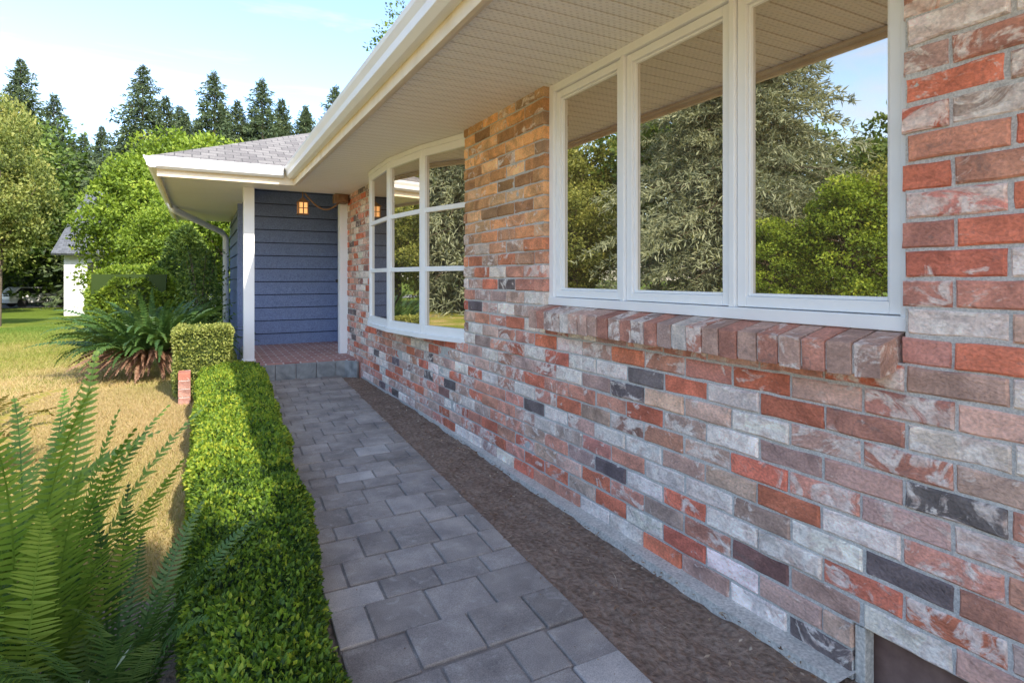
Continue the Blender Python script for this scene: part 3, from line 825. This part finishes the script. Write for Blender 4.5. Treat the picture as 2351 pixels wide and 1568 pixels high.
def fern(loc, label, m, n, L, name="fern_plant", rot=0, **kw):
    o = obj(name, fern_lc(n, L, **kw).mesh(name, m)); o.location = loc; o.rotation_euler = (0, 0, rot); tag(o, label, "fern"); return o
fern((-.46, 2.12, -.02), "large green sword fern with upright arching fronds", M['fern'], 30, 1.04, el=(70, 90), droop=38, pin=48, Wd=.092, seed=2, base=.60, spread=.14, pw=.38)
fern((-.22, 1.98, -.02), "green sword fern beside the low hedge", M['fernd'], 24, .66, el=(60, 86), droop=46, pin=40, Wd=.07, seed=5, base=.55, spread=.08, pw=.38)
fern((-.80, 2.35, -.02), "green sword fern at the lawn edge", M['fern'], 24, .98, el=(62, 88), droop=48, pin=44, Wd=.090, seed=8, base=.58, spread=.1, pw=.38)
fern((-1.38, 4.6, -.03), "fern on the lawn edge, sunlight painted into its yellow leaves", M['fernlit'], 34, .95, el=(45, 82), droop=75, pin=34, Wd=.085, seed=9)
ff = link(bpy.data.objects.new("fern_plant", None)); ff.location = (-.55, 9.0, -.04); tag(ff, "big dark fern with brown dead fronds round its base", "fern")
obj("fronds", fern_lc(240, .98, el=(20, 88), droop=85, pin=26, Wd=.08, seed=12, base=.5, spread=.42).mesh("fronds", M['fernd']), ff, loc=(0, 0, .3))
obj("dead_fronds", fern_lc(130, .75, el=(-18, 20), droop=50, pin=22, Wd=.06, seed=13, az=(170, 380), spread=.25).mesh("dead_fronds", M['deadfern']), ff, loc=(0, 0, .34))
lc = LC(); n = 900
P = np.stack([rng.normal(-.46, .13, n), rng.normal(1.66, .11, n), rng.uniform(.0, .22, n)], 1)
N = P - np.array([-.46, 1.66, -.1]); N /= np.linalg.norm(N, axis=1)[:, None]
V, F = leaves(P, N, np.full(n, .055), .10, 1.2); lc.add(V, F, np.repeat(rng.uniform(0, 1, n), 4))
o = obj("silver_plant", lc.mesh("silver_plant", M['greyleaf'])); tag(o, "low silver grey plant with thin pale leaves", "plant")

mb = MB()
for k in range(4): mb.box(-.20, -.09, 6.72, 6.90, -.04 + k * .085, -.04 + k * .085 + .078, 0, (.34, .19, .155) if k < 3 else (.36, .15, .11), .2 + .05 * k)
mb.box(-.195, -.095, 6.725, 6.895, -.04, .29, 1)
o = mb.build("brick_pier", [M['brick'], M['mortar']], bevel=.004, attrs=True); tag(o, "short brick pier at the lawn edge", "pier")

# ------------------------------------------------------------------ grass + litter
def blades(n, xa, xb, ya, yb, h, keep):
    X = rng.uniform(xa, xb, n); Y = rng.uniform(ya, yb, n); k = keep(X, Y); X = X[k]; Y = Y[k]; n = len(X)
    P = np.stack([X, Y, g(X, Y)], 1); a = rng.uniform(0, 6.28, n); H = h * rng.uniform(.5, 1.3, n); w_ = .0022 + .0006 * Y / 3
    sx = np.stack([np.cos(a), np.sin(a), 0 * a], 1) * w_[:, None]; ln = rng.normal(0, .6, (n, 2))
    T = P + np.stack([ln[:, 0] * H, ln[:, 1] * H, H], 1)
    V = np.stack([P - sx, P + sx, T], 1).reshape(-1, 3)
    rr = np.clip((Y - 3) * .06, 0, .75) + .35 * pn(P, 1.3) * .8 + .14 * rng.normal(size=n) + .08
    return V, np.repeat(rr, 3)
V1, R1 = blades(170000, -1.9, -.03, 2.7, 8, .030, lambda X, Y: (X > -.27 * Y - .15))
V2, R2 = blades(120000, -5.5, -.1, 8, 20, .04, lambda X, Y: (X > -.27 * Y - .3))
V = np.concatenate([V1, V2]); R_ = np.concatenate([R1, R2])
o = obj("grass", np_mesh("grass", V, np.arange(len(V)).reshape(-1, 3), [M['grass']], attrs={'rnd': np.clip(R_, 0, 1)})); tag(o, "dry short lawn grass", "grass", kind="stuff")
n = 1000; Yl = rng.uniform(.9, 7.2, n); Xl = 1.78 - rng.exponential(.15, n) - .02; Xl = np.maximum(Xl, path_r(Yl) - .02)
P = np.stack([Xl, Yl, np.full(n, .004)], 1); V, F = leaves(P, np.tile((0, 0, .15), (n, 1)), np.full(n, .022), .45, 1)
V[:, 2] = np.abs(V[:, 2]) * .5; lc = LC(); lc.add(V, F, np.repeat(rng.uniform(0, 1, n), 4))
n = 90; P = np.stack([rng.uniform(1.25, 1.75, n), rng.uniform(1.1, 4, n), np.full(n, .006)], 1); V, F = leaves(P, np.tile((0, 0, .0), (n, 1)), np.full(n, .07), .05, 1)
V[:, 2] = np.abs(V[:, 2]) * .3; lc.add(V, F, np.repeat(rng.uniform(.4, 1, n), 4))
n = 160; P = np.stack([rng.uniform(.45, 1.3, n), rng.uniform(1.3, 7, n), np.full(n, .004)], 1); V, F = leaves(P, np.tile((0, 0, .1), (n, 1)), np.full(n, .012), .5, 1)
V[:, 2] = np.abs(V[:, 2]) * .3 + .004; lc.add(V, F, np.repeat(rng.uniform(.2, 1, n), 4))
o = obj("leaf_litter", lc.mesh("leaf_litter", M['litter'])); tag(o, "fallen dry leaves and twigs on the soil", "litter", kind="stuff")

# ------------------------------------------------------------------ trees
def conifer(name, H, R, m, nwh=30, nbr=8, nl=42, size=.34, seed=1, start=.1, pw_=.78, lat_=.16, asp=.33, rag=(.45, 1.2)):
    r = np.random.default_rng(seed)
    root = link(bpy.data.objects.new(name, None))
    mb = MB(); mb.tube([(0, 0, -.3), (.05, .02, H * .4), (0, .03, H * .995)], [H * .014, H * .009, .012], 8)
    lc = LC(); PP = []; NN = []; RR = []; SS = []
    for i in range(nwh):
        u = start + (1 - start) * (i / nwh) ** .92
        zc = u * H; L0 = R * (1 - u) ** pw_ * 1.02 + .04
        k_ = max(10, int(nl * min(1, (L0 / R) ** .5 * 1.25)))
        for j in range(nbr):
            a = 6.283 * (j + r.uniform(-.5, .5)) / nbr + i * 1.3; L = L0 * r.uniform(*rag)
            up = .45 if u > .88 else (.1 if u > .75 else -.12); dr_ = r.uniform(.1, .35)
            s = r.uniform(.05, 1, k_) ** .8
            lat = r.normal(0, lat_, k_) * L * (1.1 - s)
            z = zc + r.uniform(-.08, .08) + L * (up * s - dr_ * s * s) - r.exponential(.08, k_)
            x = np.cos(a) * L * s - np.sin(a) * lat; y = np.sin(a) * L * s + np.cos(a) * lat
            PP.append(np.stack([x, y, z], 1)); NN.append(np.tile((math.cos(a) * .9, math.sin(a) * .9, -.25), (k_, 1)))
            RR.append(.2 + .35 * s + r.normal(0, .16, k_) + r.normal(0, .08)); SS.append(np.full(k_, size * (.5 + .5 * min(1, L0 / (R * .4)))))
            if L > .8 and j % 3 == 0:
                mb.tube([(0, 0, zc), (math.cos(a) * L * .7, math.sin(a) * L * .7, zc + L * (up * .7 - dr_ * .5))], [.04, .01], 4)
    P = np.concatenate(PP); V, F = leaves(P, np.concatenate(NN), np.concatenate(SS), asp, 1.0); lc.add(V, F, np.repeat(np.concatenate(RR), 4))
    c = obj("crown", lc.mesh("crown", m)); c.parent = root
    t = mb.build("trunk", [M['bark']]); t.parent = root
    return root

def broadleaf(name, H, R, m, nb=70, nl=170, size=.16, seed=1, low=.22):
    r = np.random.default_rng(seed)
    root = link(bpy.data.objects.new(name, None))
    mb = MB(); mb.tube([(0, 0, -.3), (.03 * R, .05, H * .25), (0, .1, H * .55), (.1, 0, H * .8)], [H * .02, H * .015, H * .010, .02], 9)
    lc = LC(); cz = H * (low + 1) / 2; rz_ = H * (1 - low) / 2
    for i in range(nb):
        d = r.normal(size=3); d /= np.linalg.norm(d); rad = r.uniform(.15, 1) ** .45 * .84
        c = np.array([d[0] * R * rad, d[1] * R * rad, cz + d[2] * rz_ * rad]); br = R * r.uniform(.18, .34)
        n = nl; N = r.normal(size=(n, 3)); N /= np.linalg.norm(N, axis=1)[:, None]
        P = c + N * br * (r.uniform(.3, 1, n) ** .4)[:, None] * np.array([1, 1, .75]) * (1 + .25 * pn(N, 3, i))[:, None]
        V, F = leaves(P, N * .6 + np.array([0, 0, .3]), np.full(n, size), .6, .8)
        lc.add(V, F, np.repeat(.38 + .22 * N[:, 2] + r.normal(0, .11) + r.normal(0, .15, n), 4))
        if i % 4 == 0: mb.tube([(0, .05, H * r.uniform(.2, .5)), tuple((c * .6 + np.array([0, 0, H * .16])).tolist()), tuple(c.tolist())], [H * .007, H * .005, .01], 5)
    c = obj("crown", lc.mesh("crown", m)); c.parent = root
    t = mb.build("trunk", [M['bark']]); t.parent = root
    return root

used = {}
def place(root, key, x, y, H0, H, label, cat, group, rot=None, wide=1.):
    if key not in used: o = root; used[key] = 1
    else:
        o = root.copy(); link(o)
        for c in root.children:
            nc = c.copy(); nc.parent = o; link(nc)
    s = H / H0; o.location = (x, y, float(g(x, y))); o.scale = (s * wide, s * wide, s); o.rotation_euler = (0, 0, rng.uniform(0, 6.28) if rot is None else rot)
    tag(o, label, cat, group); return o

kwc = dict(size=.40, asp=.30, lat_=.26, rag=(.4, 1.25))
cA = conifer("conifer_tree", 16, 5.8, M['conifer'], nwh=46, nbr=8, nl=64, seed=1, pw_=.95, **kwc); cB = conifer("conifer_tree", 16, 4.8, M['conifer'], nwh=48, nbr=8, nl=60, seed=2, pw_=.9, **kwc)
cC = conifer("conifer_tree", 16, 6.8, M['conifer'], nwh=42, nbr=9, nl=64, seed=6, pw_=1.0, **kwc)
con = [(-13.2, 62, 20.6), (-15.4, 66, 17), (-3.7, 50, 17.8), (-2.3, 51, 16.0), (-1.0, 49, 14.4), (.9, 50, 18.1), (2.6, 51, 16.4), (3.4, 55, 15.8), (4.3, 50, 18.1), (5.9, 51, 17), (7.6, 50, 16.4), (10.0, 50, 18.4),
       (-7.4, 60, 15.2), (-8.8, 61, 14.6), (-11.0, 62, 18.0), (-5.8, 58, 14), (-4.8, 56, 14.8), (-.2, 57, 15.6), (6.6, 57, 17), (11.6, 54, 17), (1.8, 60, 18.0), (-9.9, 63, 14.5), (-1.6, 58, 17.2), (5.0, 60, 18.2), (8.8, 58, 18.4)]
for i, (x, y, H) in enumerate(con):
    k = i % 3; place((cA, cB, cC)[k], "c%d" % k, x, y, 16, H, "tall dark green fir tree at the edge of the wood", "tree", "tall conifers behind the garden")
yA = broadleaf("broadleaf_tree", 6, 2.1, M['ytree'], 95, 240, .12, seed=3, low=.0)
gA = broadleaf("broadleaf_tree", 6, 2.4, M['gtree'], 90, 220, .14, seed=4, low=.0)
oA = broadleaf("broadleaf_tree", 6, 1.9, M['otree'], 90, 240, .11, seed=5, low=.26)
vA = broadleaf("broadleaf_tree", 6, 2.2, M['olive'], 95, 260, .11, seed=7, low=.0)
for (x, y, H, wd) in [(-1.75, 22, 5.7, .98), (.2, 27, 8.0, .95), (-1.0, 30, 8.8, .9), (-3.0, 40, 9.8, .9), (2.2, 33, 8.8, 1), (-.9, 19, 3.6, 1.0), (1.2, 24, 6.6, .9)]:
    place(yA, "y", x, y, 6, H, "full yellow green leafy tree on the lawn", "tree", "leafy trees round the lawn", wide=wd)
for (x, y, H, wd) in [(-5.8, 51, 9.6, .8), (-4.6, 47, 9.8, .9), (-14, 68, 11, 1.3), (-18, 68, 12, 1.3), (-10, 66, 11, 1.3), (-13.6, 66, 8, 1.6)]:
    place(gA, "g", x, y, 6, H, "green leafy tree beyond the lawn", "tree", "leafy trees round the lawn", wide=wd)
for (x, y, H, wd) in [(-5.0, 21, 5.7, .82), (-8.9, 37, 11.2, .6)]:
    place(oA, "o", x, y, 6, H, "tree with yellowing leaves over the lawn", "tree", "leafy trees round the lawn", wide=wd)
tl = broadleaf("broadleaf_tree", 14, 2.2, M['gtree'], 60, 80, .16, seed=15, low=.4)
tl.location = (7.9, 25, -.1); tag(tl, "tall thin tree rising behind the roof", "tree")
# trees facing the windows (seen mirrored in the panes)
spA = conifer("spruce_tree", 15, 6.6, M['spruce'], nwh=50, nbr=13, nl=190, size=.27, seed=21, start=.02, pw_=.68, lat_=.2, asp=.2)
spA.location = (-14.6, 15.8, -.1); tag(spA, "large pale blue green spruce facing the house windows", "tree")
for (x, y, H, wd) in [(-14.5, 27.5, 11.0, 1.0), (-12, 23, 6.4, 1.2), (-15.5, 7.6, 6.6, 1.0), (-14.5, 9.2, 5.6, 1.0)]:
    place(vA, "v", x, y, 6, H, "olive green leafy tree facing the house", "tree", "leafy trees round the lawn", wide=wd)
for (x, y, H, wd) in [(-17, 34, 13.5, 1.0), (-14, 43, 13, 1), (-13.0, 10.2, 4.6, 1.1), (-12.0, 12.0, 3.4, 1.2)]:
    place(yA, "y", x, y, 6, H, "full yellow green leafy tree on the lawn", "tree", "leafy trees round the lawn", wide=wd)
for (x, y, H, wd) in [(-20, 11.6, 8.6, 1.1), (-23, 20, 10, 1.1), (-20, 26, 13.5, 1.1), (-14.5, 36, 13, 1.), (-20, 5.5, 9, 1.2), (-10, 30, 4.5, 1.5), (-13, 52, 15, 1.2)]:
    place(gA, "g", x, y, 6, H, "green leafy tree beyond the lawn", "tree", "leafy trees round the lawn", wide=wd)
shade_tree = broadleaf("broadleaf_tree", 6.4, 1.55, M['gtree'], 150, 190, .17, seed=30, low=.48)  # added out of view to cast shade on the near hedge and ferns
shade_tree.location = (.40, -4.05, -.05); tag(shade_tree, "unseen leafy tree added behind the camera to shade the fern bed", "tree")

# ------------------------------------------------------------------ neighbour house and car
nh = link(bpy.data.objects.new("house", None)); nh.location = (-3, 33, -.4); tag(nh, "white neighbouring house with grey gable roof", "house")
mb = MB(); mb.box(-5.0, 1, 30, 37, -.6, 2.5); mb.add([(-5.0, 30, 2.5), (-5.0, 37, 2.5), (-5.0, 33.5, 4.7)], [(0, 1, 2)])
mb.build("wall", [M['farwall']], nh)
mb = MB(); mb.add([(-5.35, 29.5, 2.25), (1.2, 29.5, 2.25), (1.2, 33.5, 5.35), (-4.7, 33.5, 5.35)], [(0, 1, 2, 3)]); mb.add([(-5.35, 37.5, 2.25), (1.2, 37.5, 2.25), (1.2, 33.5, 5.35), (-4.7, 33.5, 5.35)], [(0, 3, 2, 1)])
r2 = mb.build("roof", [M['farroof']], nh); r2.modifiers.new("t", 'SOLIDIFY').thickness = .1
mb = MB(); mb.box(-4.2, -3.5, 29.97, 30.02, .7, 1.9); mb.build("window", [M['cardark']], nh)

car = link(bpy.data.objects.new("parked_car", None)); car.location = (-10.7, 54.6, -.86); car.rotation_euler = (0, 0, math.radians(35)); tag(car, "white hatchback car parked on the driveway", "car")
def carpart(mb, name, mats, bevel=0):
    o = mb.build(name, mats, None, bevel); o.parent = car; return o
def yprism(mb, prof, w):
    n = len(prof); mb.add([(x, -w, z) for x, z in prof] + [(x, w, z) for x, z in prof], [tuple(range(n)), tuple(range(n, 2 * n))[::-1]] + [(i, (i + 1) % n, n + (i + 1) % n, n + i) for i in range(n)])
mb = MB(); yprism(mb, [(-2, .3), (2, .3), (2.05, .6), (1.95, .82), (1.0, .95), (.3, 1.42), (-1.4, 1.45), (-2.0, .95), (-2.05, .6)], .85); carpart(mb, "body", [M['carpaint']], .06)
mb = MB(); yprism(mb, [(.88, .98), (.28, 1.36), (-1.35, 1.38), (-1.75, .98)], .856); carpart(mb, "side_windows", [M['cardark']])
mb = MB(); mb.add([(.98, -.7, .99), (.98, .7, .99), (.37, .62, 1.40), (.37, -.62, 1.40)], [(0, 1, 2, 3)]); carpart(mb, "windscreen", [M['cardark']])
for sx in (-1.25, 1.3):
    for sy in (-.8, .8):
        mb = MB(); mb.tube([(sx, sy - .1, .32), (sx, sy + .1, .32)], .32, 18); carpart(mb, "wheel", [M['rubber']])
for sy in (-.6, .6):
    mb = MB(); mb.box(1.98, 2.07, sy - .15, sy + .15, .62, .76); carpart(mb, "headlight", [M['white']])
print("done")
